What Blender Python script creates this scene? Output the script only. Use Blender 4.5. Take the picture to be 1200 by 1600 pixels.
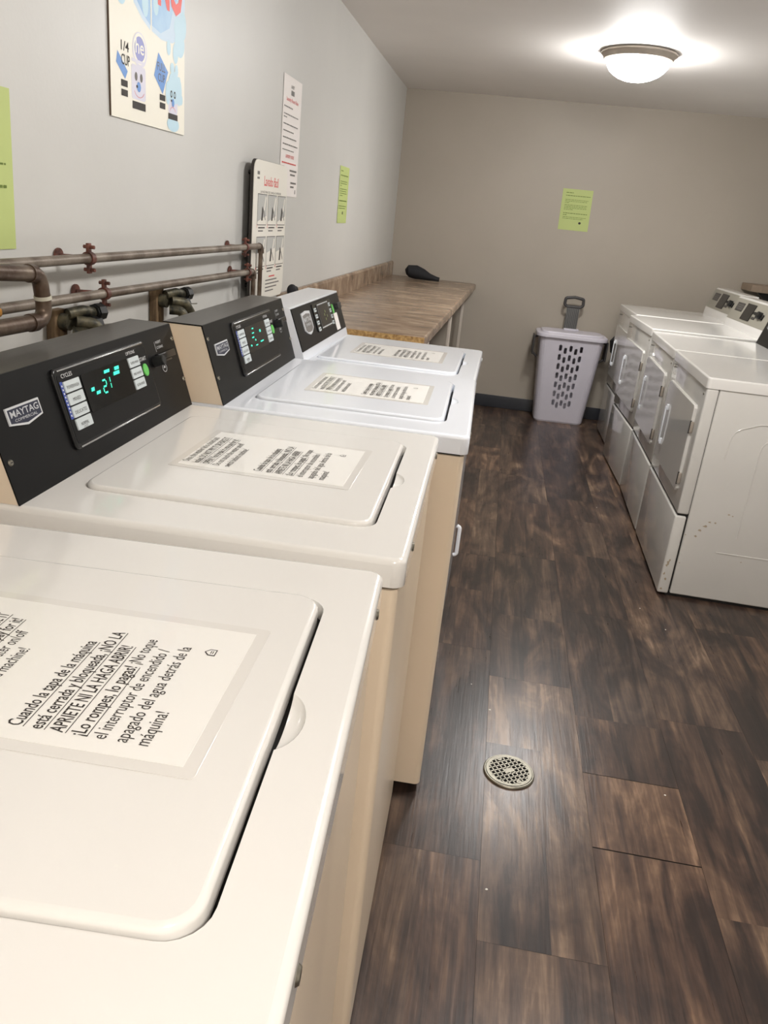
import bpy, bmesh, math, random
from mathutils import Matrix, Vector, Euler
R = math.radians
random.seed(7)
for o in list(bpy.data.objects):
    bpy.data.objects.remove(o)
scene = bpy.context.scene
col = scene.collection

# ------------------------------------------------------------------ camera, world, exposure
cam_d = bpy.data.cameras.new('camera')
cam = bpy.data.objects.new('camera', cam_d)
col.objects.link(cam)
cam.location = (0.85, -0.3926, 1.3286)
cam.rotation_euler = Euler((1.2068, -0.0955, 0.1518), 'XYZ')
cam_d.sensor_fit = 'HORIZONTAL'
cam_d.sensor_width = 36.0
cam_d.lens = 36.0 * 1225.99 / 1200.0
cam_d.clip_start = 0.02
scene.camera = cam
wd = bpy.data.worlds.new('world')
scene.world = wd
wd.use_nodes = True
wd.node_tree.nodes['Background'].inputs[0].default_value = (1, .95, .9, 1)
wd.node_tree.nodes['Background'].inputs[1].default_value = 0.02
scene.view_settings.view_transform = 'Standard'
scene.view_settings.look = 'None'
scene.view_settings.gamma = 1.0
scene.view_settings.use_curve_mapping = False
scene.view_settings.exposure = 2.5
FAR_LAMP = dict(loc=(1.335, 4.0), strength=20.0, color=(1.0, .985, .965))
ADDED_MID_LAMP = dict(loc=(1.36, 1.55), strength=17.0, color=(1.0, .975, .95))  # unseen lamp over the aisle, added to raise the room's brightness
ADDED_NEAR_LAMP = dict(loc=(1.36, -1.05), strength=27.0, color=(1.0, .925, .845))  # unseen warm lamp behind the camera, added for more brightness

CEIL = 2.155
YW = 5.71
XR = 2.78

# ------------------------------------------------------------------ materials
def srgb(r, g, b):
    f = lambda c: (c / 255 / 12.92) if c / 255 <= .04045 else ((c / 255 + .055) / 1.055) ** 2.4
    return (f(r), f(g), f(b), 1)

def mat(name, c, rough=.5, metal=0., var=0., vscale=6., bump=0., bscale=200., emit=0., coat=0., spec=.5, stretch=None, c2=None, lo=.35, hi=.65, trans=0.):
    m = bpy.data.materials.new(name)
    m.use_nodes = True
    nt = m.node_tree
    b = nt.nodes['Principled BSDF']
    b.inputs['Base Color'].default_value = c
    b.inputs['Roughness'].default_value = rough
    b.inputs['Metallic'].default_value = metal
    b.inputs['Specular IOR Level'].default_value = spec
    b.inputs['Coat Weight'].default_value = coat
    b.inputs['Coat Roughness'].default_value = .06
    b.inputs['Transmission Weight'].default_value = trans
    if emit:
        b.inputs['Emission Color'].default_value = c
        b.inputs['Emission Strength'].default_value = emit
    tc = nt.nodes.new('ShaderNodeTexCoord')
    mp = nt.nodes.new('ShaderNodeMapping')
    if stretch:
        mp.inputs['Scale'].default_value = stretch
    nt.links.new(tc.outputs['Object'], mp.inputs[0])
    if var or c2:
        n = nt.nodes.new('ShaderNodeTexNoise')
        n.inputs['Scale'].default_value = vscale
        n.inputs['Detail'].default_value = 5
        nt.links.new(mp.outputs[0], n.inputs['Vector'])
        rp = nt.nodes.new('ShaderNodeValToRGB')
        rp.color_ramp.elements[0].position = lo
        rp.color_ramp.elements[1].position = hi
        k = c2 if c2 else tuple(x * (1 - var) for x in c[:3]) + (1,)
        rp.color_ramp.elements[0].color = k
        rp.color_ramp.elements[1].color = c
        nt.links.new(n.outputs['Fac'], rp.inputs[0])
        nt.links.new(rp.outputs[0], b.inputs['Base Color'])
    if bump:
        n2 = nt.nodes.new('ShaderNodeTexNoise')
        n2.inputs['Scale'].default_value = bscale
        n2.inputs['Detail'].default_value = 3
        nt.links.new(mp.outputs[0], n2.inputs['Vector'])
        bp = nt.nodes.new('ShaderNodeBump')
        bp.inputs['Strength'].default_value = bump
        bp.inputs['Distance'].default_value = .002
        nt.links.new(n2.outputs['Fac'], bp.inputs['Height'])
        nt.links.new(bp.outputs[0], b.inputs['Normal'])
    return m

M = {}
M['wall'] = mat('painted_wall', srgb(206, 205, 201), .42, var=.05, vscale=2.0, bump=.10, bscale=110)
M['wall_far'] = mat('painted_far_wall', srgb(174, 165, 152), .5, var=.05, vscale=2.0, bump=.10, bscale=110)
M['ceiling'] = mat('painted_ceiling', srgb(236, 232, 228), .62, var=.05, vscale=1.6, bump=.08, bscale=90)
M['vinyl_base'] = mat('black_vinyl_base', srgb(52, 54, 60), .35, var=.15)
M['enamel'] = mat('white_enamel', srgb(232, 230, 226), .16, var=.02, vscale=3, coat=.5)
M['enamel_cool'] = mat('cool_white_enamel', srgb(235, 239, 246), .16, var=.02, vscale=3, coat=.5)
M['almond'] = mat('almond_paint', srgb(230, 213, 190), .32, var=.04, vscale=3, coat=.2)
M['dry_enamel'] = mat('worn_white_enamel', srgb(212, 210, 205), .10, var=.04, vscale=3, coat=.6)
M['black_panel'] = mat('black_console', srgb(13, 13, 14), .36, var=.2, vscale=30, spec=.22)
M['black_top_lit'] = mat('brushed_black_lit', srgb(80, 78, 74), .36, var=.2, vscale=8, stretch=(40, 1, 1), bump=.05, bscale=80)  # black console top, its lit grey look put into the colour
M['black_gloss'] = mat('gloss_black', srgb(10, 10, 11), .08)
M['dark_gap'] = mat('dark_gap', srgb(18, 17, 16), .6)
M['frame_black'] = mat('moulded_black', srgb(10, 10, 12), .25)
M['chrome'] = mat('chrome', srgb(205, 205, 205), .18, metal=1.)
M['steel'] = mat('brushed_steel', srgb(150, 146, 134), .42, metal=1., var=.2, vscale=40)
M['nickel'] = mat('brushed_nickel', srgb(176, 166, 154), .4, metal=.35, var=.1, vscale=20)
M['silver_print'] = mat('silver_print', srgb(200, 202, 204), .35)
M['white_print'] = mat('white_print', srgb(215, 215, 215), .5)
M['navy'] = mat('navy_print', srgb(26, 30, 52), .4)
M['blue_strip'] = mat('blue_strip', srgb(50, 70, 150), .4)
M['button'] = mat('pale_button', srgb(196, 204, 206), .4)
M['green_btn'] = mat('green_button', srgb(100, 190, 90), .35)
M['led'] = mat('led_green', srgb(60, 235, 190), .4, emit=.14)
M['led_dim'] = mat('led_amber', srgb(95, 100, 60), .4, emit=.02)
M['ink'] = mat('black_ink', srgb(48, 42, 38), .6)
M['ink_soft'] = mat('grey_ink', srgb(112, 108, 104), .6)
M['ink_red'] = mat('red_ink', srgb(214, 62, 60), .6)
M['ink_green'] = mat('dark_green_ink', srgb(98, 118, 40), .6)
M['paper'] = mat('white_paper', srgb(240, 238, 233), .35, coat=.3)
M['paper_matt'] = mat('matt_white_paper', srgb(236, 230, 226), .6)
M['laminate_film'] = mat('laminate_film', srgb(226, 223, 218), .12, coat=.6)
M['green_paper'] = mat('lime_green_paper', srgb(188, 202, 128), .6, var=.03)
M['poster_paper'] = mat('poster_card', srgb(238, 234, 220), .45)
M['poster_edge'] = mat('poster_edge', srgb(92, 74, 58), .7)
M['sky_blue'] = mat('poster_blue', srgb(142, 182, 224), .45, c2=srgb(170, 204, 232), vscale=14)
M['pale_blue'] = mat('poster_pale_blue', srgb(196, 216, 234), .45)
M['bubble'] = mat('poster_bubble', srgb(188, 218, 232), .45)
M['mid_blue'] = mat('poster_mid_blue', srgb(92, 142, 208), .45)
M['violet'] = mat('poster_violet', srgb(140, 144, 200), .45)
M['lilac'] = mat('poster_lilac', srgb(214, 212, 226), .45)
M['poster_red'] = mat('poster_red', srgb(228, 92, 84), .45)
M['board'] = mat('board_plastic', srgb(236, 232, 222), .35)
M['board_back'] = mat('board_back', srgb(46, 40, 36), .6)
M['drawing'] = mat('drawing_grey', srgb(186, 186, 182), .5)
M['pipe'] = mat('old_copper_pipe', srgb(112, 98, 84), .42, metal=.55, c2=srgb(74, 56, 44), vscale=22, bump=.3, bscale=120)
M['pipe_grey'] = mat('painted_dull_pipe', srgb(140, 130, 118), .45, metal=.3, c2=srgb(92, 78, 66), vscale=16, bump=.3, bscale=120)
M['clamp'] = mat('copper_clamp', srgb(128, 80, 68), .5, metal=.4, c2=srgb(74, 48, 42), vscale=60)
M['orange'] = mat('orange_lever', srgb(206, 138, 40), .5, c2=srgb(150, 116, 70), vscale=30)
M['old_wood'] = mat('old_wood', srgb(136, 112, 82), .75, c2=srgb(84, 66, 46), vscale=12, stretch=(6, 6, 1), bump=.4)
M['brass'] = mat('corroded_brass', srgb(104, 98, 78), .5, metal=.5, c2=srgb(38, 40, 36), vscale=50, bump=.5, bscale=150)
M['rubber'] = mat('black_rubber', srgb(26, 27, 27), .45, var=.3, vscale=40)
M['tape'] = mat('white_thread_tape', srgb(190, 186, 170), .6)
M['hamper'] = mat('white_plastic', srgb(208, 204, 214), .38, var=.02)
M['grey_plastic'] = mat('grey_plastic', srgb(104, 104, 102), .45)
M['grey_dark'] = mat('dark_grey_plastic', srgb(66, 64, 64), .45)
M['cloth_black'] = mat('black_fabric', srgb(28, 28, 32), .8, bump=.4, bscale=300)
M['shade_glass'] = mat('lamp_glass', FAR_LAMP['color'] + (1,), .3, emit=FAR_LAMP['strength'])
M['added_glass_mid'] = mat('added_middle_lamp_glass', ADDED_MID_LAMP['color'] + (1,), .3, emit=ADDED_MID_LAMP['strength'])
M['added_glass_warm'] = mat('added_warm_lamp_glass', ADDED_NEAR_LAMP['color'] + (1,), .3, emit=ADDED_NEAR_LAMP['strength'])
M['grey_fascia'] = mat('grey_fascia', srgb(150, 146, 134), .4, var=.05)
M['dark_label'] = mat('dark_label', srgb(58, 56, 54), .4)
M['rust'] = mat('rust_scuff', srgb(164, 150, 128), .8)
M['particle'] = mat('raw_particleboard', srgb(196, 160, 104), .8, c2=srgb(140, 104, 60), vscale=90, bump=.5, bscale=200)
M['cream'] = mat('cream_paint', srgb(222, 206, 170), .5)
M['leg_white'] = mat('white_leg', srgb(200, 190, 178), .5)
M['shelf_brown'] = mat('shelf_brown', srgb(150, 132, 114), .6, var=.1)
M['lint'] = mat('lint', srgb(225, 222, 214), .8)

def laminate():
    m = bpy.data.materials.new('brown_laminate')
    m.use_nodes = True
    nt = m.node_tree
    b = nt.nodes['Principled BSDF']
    b.inputs['Roughness'].default_value = .27
    tc = nt.nodes.new('ShaderNodeTexCoord')
    mp = nt.nodes.new('ShaderNodeMapping')
    mp.inputs['Scale'].default_value = (2.2, 4.5, 4)
    nt.links.new(tc.outputs['Object'], mp.inputs[0])
    n = nt.nodes.new('ShaderNodeTexNoise')
    n.inputs['Scale'].default_value = 2.2
    n.inputs['Detail'].default_value = 9
    n.inputs['Roughness'].default_value = .65
    n.inputs['Distortion'].default_value = .2
    nt.links.new(mp.outputs[0], n.inputs['Vector'])
    r = nt.nodes.new('ShaderNodeValToRGB')
    cr = r.color_ramp
    cr.elements[0].position = .34; cr.elements[0].color = srgb(110, 92, 77)
    cr.elements[1].position = .66; cr.elements[1].color = srgb(172, 152, 130)
    e = cr.elements.new(.5); e.color = srgb(140, 118, 98)
    nt.links.new(n.outputs['Fac'], r.inputs[0])
    nt.links.new(r.outputs[0], b.inputs['Base Color'])
    return m
M['laminate'] = laminate()

def planks():
    m = bpy.data.materials.new('weathered_vinyl_planks')
    m.use_nodes = True
    nt = m.node_tree
    L = nt.links.new
    N = nt.nodes.new
    b = nt.nodes['Principled BSDF']
    tc = N('ShaderNodeTexCoord')
    at = N('ShaderNodeAttribute'); at.attribute_name = 'tone'
    sep = N('ShaderNodeSeparateColor'); L(at.outputs['Color'], sep.inputs[0])
    comb = N('ShaderNodeCombineXYZ')
    mu = N('ShaderNodeMath'); mu.operation = 'MULTIPLY'; mu.inputs[1].default_value = 37.0
    L(sep.outputs[2], mu.inputs[0])
    L(mu.outputs[0], comb.inputs[2]); L(mu.outputs[0], comb.inputs[1])
    add = N('ShaderNodeVectorMath'); add.operation = 'ADD'
    L(tc.outputs['Object'], add.inputs[0]); L(comb.outputs[0], add.inputs[1])
    def noise(scale, st, det, dist=0., rough=.55):
        mp = N('ShaderNodeMapping'); mp.inputs['Scale'].default_value = st
        L(add.outputs[0], mp.inputs[0])
        n = N('ShaderNodeTexNoise'); n.inputs['Scale'].default_value = scale
        n.inputs['Detail'].default_value = det; n.inputs['Distortion'].default_value = dist
        n.inputs['Roughness'].default_value = rough
        L(mp.outputs[0], n.inputs['Vector'])
        return n.outputs['Fac']
    blotch = noise(2.4, (2.8, .9, 1), 4, 1.6)
    streak = noise(7.0, (4.2, .30, 1), 7, .8, .62)
    fine = noise(46.0, (3.2, .14, 1), 4, .2)
    cross = noise(11.0, (1.1, 2.6, 1), 3, .8)
    def madd(a, k, c):
        x = N('ShaderNodeMath'); x.operation = 'MULTIPLY_ADD'; x.inputs[1].default_value = k
        L(a, x.inputs[0])
        if isinstance(c, float): x.inputs[2].default_value = c
        else: L(c, x.inputs[2])
        return x.outputs[0]
    v = madd(blotch, 1.02, -.64)
    v = madd(streak, .85, v)
    v = madd(fine, .20, v)
    v = madd(cross, .10, v)
    v = madd(sep.outputs[0], .18, v)
    r = N('ShaderNodeValToRGB')
    cr = r.color_ramp
    cr.elements[0].position = .22; cr.elements[0].color = srgb(38, 31, 29)
    cr.elements[1].position = .86; cr.elements[1].color = srgb(140, 116, 96)
    for p_, c_ in ((.40, (50, 39, 35)), (.54, (72, 56, 48)), (.70, (100, 80, 66))):
        e = cr.elements.new(p_); e.color = srgb(*c_)
    L(v, r.inputs[0])
    mixc = N('ShaderNodeMix'); mixc.data_type = 'RGBA'; mixc.blend_type = 'MULTIPLY'
    hue = N('ShaderNodeValToRGB')
    hue.color_ramp.elements[0].color = (1.0, .93, .88, 1)
    hue.color_ramp.elements[1].color = (.92, .95, .95, 1)
    L(sep.outputs[1], hue.inputs[0])
    mixc.inputs[0].default_value = 1.0
    L(r.outputs[0], mixc.inputs[6]); L(hue.outputs[0], mixc.inputs[7])
    L(mixc.outputs[2], b.inputs['Base Color'])
    rr = madd(fine, .14, .235)
    L(rr, b.inputs['Roughness'])
    bp = N('ShaderNodeBump'); bp.inputs['Strength'].default_value = .25; bp.inputs['Distance'].default_value = .0012
    L(fine, bp.inputs['Height']); L(bp.outputs[0], b.inputs['Normal'])
    return m
M['planks'] = planks()

# ------------------------------------------------------------------ mesh builder
IDM = Matrix.Identity(4)
def T(x, y, z): return Matrix.Translation((x, y, z))
def frame(origin, u, v):
    u = Vector(u).normalized(); v = Vector(v).normalized(); w = u.cross(v).normalized()
    m = Matrix((u, v, w)).transposed().to_4x4()
    m.translation = Vector(origin)
    return m

def rrect(x0, y0, x1, y1, r, n=6):
    pts = []
    for cx, cy, a0 in ((x1 - r, y0 + r, -90), (x1 - r, y1 - r, 0), (x0 + r, y1 - r, 90), (x0 + r, y0 + r, 180)):
        for i in range(n + 1):
            a = R(a0 + 90 * i / n)
            pts.append((cx + r * math.cos(a), cy + r * math.sin(a)))
    return pts

def fillet(pts, r, n=6):
    pts = [Vector(p) for p in pts]
    out = [pts[0]]
    for i in range(1, len(pts) - 1):
        a, b, c = pts[i - 1], pts[i], pts[i + 1]
        d1 = (a - b).normalized(); d2 = (c - b).normalized()
        ang = d1.angle(d2)
        if ang > 3.1:
            out.append(b); continue
        t = min(r / math.tan(ang / 2), (a - b).length * .48, (c - b).length * .48)
        p1 = b + d1 * t; p2 = b + d2 * t
        for k in range(n + 1):
            s = k / n
            out.append(p1.lerp(b, s).lerp(b.lerp(p2, s), s))
    out.append(pts[-1])
    return out

TEXT_CACHE = {}
def text_mesh(body, bold):
    key = (body, bold)
    if key not in TEXT_CACHE:
        cu = bpy.data.curves.new('t', 'FONT')
        cu.body = body
        cu.size = 1.0
        cu.resolution_u = 2
        if bold: cu.offset = .009 if bold is True else bold
        ob = bpy.data.objects.new('t', cu)
        col.objects.link(ob)
        dg = bpy.context.evaluated_depsgraph_get()
        me = bpy.data.meshes.new_from_object(ob.evaluated_get(dg))
        bpy.data.objects.remove(ob); bpy.data.curves.remove(cu)
        xs = [v.co.x for v in me.vertices] or [0]
        TEXT_CACHE[key] = (me, min(xs), max(xs))
    return TEXT_CACHE[key]

class MB:
    def __init__(self):
        self.bm = bmesh.new(); self.mats = []; self.k = 0
    def lift(self):
        self.k += 1
        return self.k * 6e-6
    def mi(self, m):
        if m not in self.mats: self.mats.append(m)
        return self.mats.index(m)
    def add(self, b2, m, X=IDM):
        k = self.mi(m)
        for f in b2.faces: f.material_index = k
        b2.transform(X)
        if X.to_3x3().determinant() < 0: bmesh.ops.reverse_faces(b2, faces=b2.faces[:])
        me = bpy.data.meshes.new('tmp'); b2.to_mesh(me); b2.free()
        self.bm.from_mesh(me); bpy.data.meshes.remove(me)
        return self
    def box(self, lo, hi, m, bevel=0, X=IDM, seg=3):
        b = bmesh.new()
        bmesh.ops.create_cube(b, size=1)
        for v in b.verts:
            v.co = Vector([lo[i] + (v.co[i] + .5) * (hi[i] - lo[i]) for i in range(3)])
        if bevel: bmesh.ops.bevel(b, geom=b.edges[:], offset=bevel, segments=seg, affect='EDGES', profile=.5)
        return self.add(b, m, X)
    def prism(self, poly, z0, z1, m, X=IDM, bevel=0, top_only=True, seg=3):
        b = bmesh.new()
        lo = [b.verts.new((p[0], p[1], z0)) for p in poly]
        hi = [b.verts.new((p[0], p[1], z1)) for p in poly]
        n = len(poly)
        b.faces.new(lo[::-1]); top = b.faces.new(hi)
        for i in range(n): b.faces.new((lo[i], lo[(i + 1) % n], hi[(i + 1) % n], hi[i]))
        bmesh.ops.recalc_face_normals(b, faces=b.faces[:])
        if bevel:
            ed = list(top.edges)
            bmesh.ops.bevel(b, geom=ed, offset=bevel, segments=seg, affect='EDGES', profile=.5)
        return self.add(b, m, X)
    def cyl(self, p0, p1, r, m, r2=None, seg=20, X=IDM, bevel=0):
        p0 = Vector(p0); p1 = Vector(p1); d = p1 - p0
        b = bmesh.new()
        bmesh.ops.create_cone(b, cap_ends=True, segments=seg, radius1=r, radius2=r if r2 is None else r2, depth=d.length)
        if bevel:
            ed = [e for e in b.edges if len(e.link_faces) == 2 and any(len(f.verts) > 4 for f in e.link_faces)]
            bmesh.ops.bevel(b, geom=ed, offset=bevel, segments=2, affect='EDGES')
        q = d.to_track_quat('Z', 'Y').to_matrix().to_4x4()
        b.transform(Matrix.Translation((p0 + p1) / 2) @ q)
        return self.add(b, m, X)
    def ball(self, c, s, m, X=IDM, u=20, v=12):
        b = bmesh.new()
        bmesh.ops.create_uvsphere(b, u_segments=u, v_segments=v, radius=1)
        if isinstance(s, (int, float)): s = (s, s, s)
        for q in b.verts: q.co = Vector((c[0] + q.co.x * s[0], c[1] + q.co.y * s[1], c[2] + q.co.z * s[2]))
        return self.add(b, m, X)
    def tube(self, pts, r, m, seg=14, X=IDM, flat=None):
        pts = [Vector(p) for p in pts]
        b = bmesh.new(); rings = []
        t0 = (pts[1] - pts[0]).normalized()
        nrm = t0.orthogonal().normalized()
        rr = r if isinstance(r, (list, tuple)) else [r] * len(pts)
        for i, p in enumerate(pts):
            if i == 0: t = t0
            elif i == len(pts) - 1: t = (pts[i] - pts[i - 1]).normalized()
            else: t = ((pts[i + 1] - pts[i]).normalized() + (pts[i] - pts[i - 1]).normalized()).normalized()
            nrm = (nrm - t * nrm.dot(t)).normalized()
            bn = t.cross(nrm)
            rings.append([b.verts.new(p + (nrm * math.cos(2 * math.pi * k / seg) + bn * math.sin(2 * math.pi * k / seg)) * rr[i]) for k in range(seg)])
        for a, c in zip(rings, rings[1:]):
            for k in range(seg): b.faces.new((a[k], a[(k + 1) % seg], c[(k + 1) % seg], c[k]))
        b.faces.new(rings[0][::-1]); b.faces.new(rings[-1])
        bmesh.ops.recalc_face_normals(b, faces=b.faces[:])
        return self.add(b, m, X)
    def lathe(self, prof, m, X=IDM, seg=48):
        b = bmesh.new(); rings = []
        for r, z in prof:
            if r < 1e-6: rings.append([b.verts.new((0, 0, z))])
            else: rings.append([b.verts.new((r * math.cos(2 * math.pi * k / seg), r * math.sin(2 * math.pi * k / seg), z)) for k in range(seg)])
        for a, c in zip(rings, rings[1:]):
            for k in range(seg):
                j = (k + 1) % seg
                if len(a) == 1: b.faces.new((a[0], c[j], c[k]))
                elif len(c) == 1: b.faces.new((a[k], a[j], c[0]))
                else: b.faces.new((a[k], a[j], c[j], c[k]))
        bmesh.ops.recalc_face_normals(b, faces=b.faces[:])
        return self.add(b, m, X)
    def text(self, s, x, y, size, m, X=IDM, width=None, bold=False, align='L', z=.0004, cond=1.0):
        me, x0, x1 = text_mesh(s, bold)
        b = bmesh.new(); b.from_mesh(me); z += self.lift()
        sx = size * cond
        if width: sx = width / max(x1 - x0, 1e-6)
        w = (x1 - x0) * sx
        off = {'L': 0, 'C': -w / 2, 'R': -w}[align]
        for v in b.verts: v.co = Vector((x + off + (v.co.x - x0) * sx, y + v.co.y * size, z))
        return self.add(b, m, X)
    def bar(self, x0, y0, x1, y1, m, X=IDM, z=.0004):
        b = bmesh.new(); z += self.lift()
        b.faces.new([b.verts.new((x0, y0, z)), b.verts.new((x1, y0, z)), b.verts.new((x1, y1, z)), b.verts.new((x0, y1, z))])
        return self.add(b, m, X)
    def poly(self, pts, m, X=IDM, z=.0004):
        b = bmesh.new(); z += self.lift()
        b.faces.new([b.verts.new((p[0], p[1], z)) for p in pts])
        bmesh.ops.recalc_face_normals(b, faces=b.faces[:])
        if b.faces[:][0].normal.z < 0: bmesh.ops.reverse_faces(b, faces=b.faces[:])
        return self.add(b, m, X)
    def disc(self, cx, cy, rx, ry, m, X=IDM, z=.0004, n=24, a0=0, a1=360, inner=0.):
        if inner:
            pts = [(cx + rx * math.cos(R(a0 + (a1 - a0) * i / n)), cy + ry * math.sin(R(a0 + (a1 - a0) * i / n))) for i in range(n + 1)]
            pin = [(cx + (p[0] - cx) * inner, cy + (p[1] - cy) * inner) for p in pts]
            for i in range(n): self.poly([pts[i], pts[i + 1], pin[i + 1], pin[i]], m, X, z)
            return self
        return self.poly([(cx + rx * math.cos(2 * math.pi * i / n), cy + ry * math.sin(2 * math.pi * i / n)) for i in range(n)], m, X, z)
    def build(self, name, parent=None, smooth=35, loc=None, rotz=0):
        me = bpy.data.meshes.new(name)
        for f in self.bm.faces: f.smooth = True
        self.bm.to_mesh(me); self.bm.free()
        for m in self.mats: me.materials.append(m)
        me.set_sharp_from_angle(angle=R(smooth))
        for p in me.polygons: p.use_smooth = len(p.vertices) < 7
        o = bpy.data.objects.new(name, me)
        col.objects.link(o)
        if parent: o.parent = parent
        if loc: o.location = loc
        if rotz: o.rotation_euler.z = rotz
        return o

def boolean(o, cutters, op='DIFFERENCE', bevel=0, smooth=35):
    tmp = []
    for c in cutters:
        md = o.modifiers.new('b', 'BOOLEAN'); md.operation = op; md.object = c; md.solver = 'EXACT'
        tmp.append(c)
    if bevel:
        md = o.modifiers.new('v', 'BEVEL'); md.width = bevel; md.segments = 2; md.limit_method = 'ANGLE'; md.angle_limit = R(40)
    bpy.context.view_layer.update()
    dg = bpy.context.evaluated_depsgraph_get()
    me = bpy.data.meshes.new_from_object(o.evaluated_get(dg))
    o.modifiers.clear()
    old = o.data; o.data = me; bpy.data.meshes.remove(old)
    for c in tmp:
        d = c.data; bpy.data.objects.remove(c); bpy.data.meshes.remove(d)
    me.set_sharp_from_angle(angle=R(smooth))
    for p in me.polygons: p.use_smooth = len(p.vertices) < 7 and p.area < .004 and max(abs(c) for c in p.normal) < .9999
    me.name = o.name
    return o

def thing(name, label, cat, loc=(0, 0, 0), rotz=0, group=None):
    o = bpy.data.objects.new(name, None); col.objects.link(o)
    o.location = loc; o.rotation_euler = (0, 0, rotz)
    o.empty_display_size = .05
    o['label'] = label; o['category'] = cat
    if group: o['group'] = group
    return o
def tag(o, label, cat, group=None):
    o['label'] = label; o['category'] = cat
    if group: o['group'] = group
    return o
def struct(o):
    o['kind'] = 'structure'; return o
def dup(root, loc, rotz, label):
    def rec(src, par):
        c = src.copy(); col.objects.link(c)
        if par: c.parent = par
        for ch in list(src.children): rec(ch, c)
        return c
    r = rec(root, None); r.location = loc; r.rotation_euler = (0, 0, rotz); r['label'] = label
    return r

# ------------------------------------------------------------------ room shell
b = MB(); b.box((-.1, -2.0, -.05), (0, YW + .1, CEIL + .05), M['wall']); struct(b.build('wall_left'))
b = MB(); b.box((XR, -2.0, -.05), (XR + .1, YW + .1, CEIL + .05), M['wall']); struct(b.build('wall_right'))
b = MB(); b.box((0, YW, -.05), (XR, YW + .1, CEIL + .05), M['wall_far']); struct(b.build('wall_far'))
b = MB(); b.box((-.1, -2.1, -.05), (XR + .1, -2.0, CEIL + .05), M['wall']); struct(b.build('wall_near'))
b = MB(); b.box((-.1, -2.1, CEIL), (XR + .1, YW + .1, CEIL + .1), M['ceiling']); struct(b.build('ceiling'))
b = MB(); b.box((.0, YW - .008, 0), (XR, YW, .094), M['vinyl_base'], .003); struct(b.build('baseboard_far'))
b = MB(); b.box((0, 2.7, 0), (.008, YW - .01, .094), M['vinyl_base'], .003); struct(b.build('baseboard_left'))

# floor: printed vinyl planks laid along the room, real gaps between them
def build_floor():
    bm = bmesh.new()
    lay = bm.loops.layers.float_color.new('tone')
    g = .00035
    edges_x = [-.02, .235, .485, .735, .984, 1.242, 1.490, 1.738, 1.988, 2.238, 2.488, XR + .02]
    cuts = {4: [-.4, .797, 1.789, 2.80, 3.97, 4.9], 5: [-.1, 1.115, 1.386, 2.33, 3.35, 4.4, 5.3], 3: [-.2, 1.008, 1.945, 2.74, 4.01, 5.1],
            6: [.15, 1.70, 2.95, 4.2, 5.4]}
    rnd = random.Random(11)
    def quad(x0, y0, x1, y1, z, tone):
        vs = [bm.verts.new((x0, y0, z)), bm.verts.new((x1, y0, z)), bm.verts.new((x1, y1, z)), bm.verts.new((x0, y1, z))]
        f = bm.faces.new(vs)
        for l in f.loops: l[lay] = tone
        return f
    for i in range(len(edges_x) - 1):
        x0, x1 = edges_x[i], edges_x[i + 1]
        ys = cuts.get(i) or [-1.2 + rnd.random() * .9 + 1.22 * k for k in range(6)]
        ys = [-2.0] + [y for y in ys if -1.95 < y < YW] + [YW]
        for a, c in zip(ys, ys[1:]):
            wide = g * (5 if i == 5 and (abs(a - 1.115) < .01 or abs(c - 1.115) < .01) else 1)
            split = rnd.random() < .75
            if i == 5 and .9 < a < 1.3: split = False
            t1 = (rnd.random(), rnd.random(), rnd.random(), 1)
            if i == 5 and a == 1.115: t1 = (.95, .1, .37, 1)
            if i == 5 and abs(a + .1) < .01: t1 = (.85, .05, .61, 1)
            if i == 4 and abs(a - .797) < .01: t1 = (.75, .2, .15, 1)
            if split:
                xm = (x0 + x1) / 2 + rnd.uniform(-.02, .02)
                ym = a + (c - a) * rnd.uniform(.25, .75)
                t = [(min(1, max(0, t1[0] + rnd.uniform(-.4, .4))), rnd.random(), rnd.random(), 1) for _ in range(4)]
                quad(x0 + g, a + wide, xm, ym, 0, t[0]); quad(xm, a + wide, x1 - g, ym + .0, 0, t[1])
                quad(x0 + g, ym, xm, c - wide, 0, t[2]); quad(xm, ym, x1 - g, c - wide, 0, t[3])
            else:
                quad(x0 + g, a + wide, x1 - g, c - wide, 0, t1)
    n = len(bm.faces)
    b2 = bmesh.new()
    bmesh.ops.create_cube(b2, size=1)
    for v in b2.verts: v.co = Vector(((XR + .1) * (v.co.x + .5) - .05, (YW + 2.1) * (v.co.y + .5) - 2.05, -.05 + (v.co.z + .5) * .0482))
    tm = bpy.data.meshes.new('tmp'); b2.to_mesh(tm); b2.free(); bm.from_mesh(tm)
    for f in list(bm.faces)[n:]: f.material_index = 1
    me = bpy.data.meshes.new('floor'); bm.to_mesh(me); bm.free()
    me.materials.append(M['planks']); me.materials.append(M['dark_gap'])
    o = bpy.data.objects.new('floor', me); col.objects.link(o)
    struct(o)
build_floor()

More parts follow.
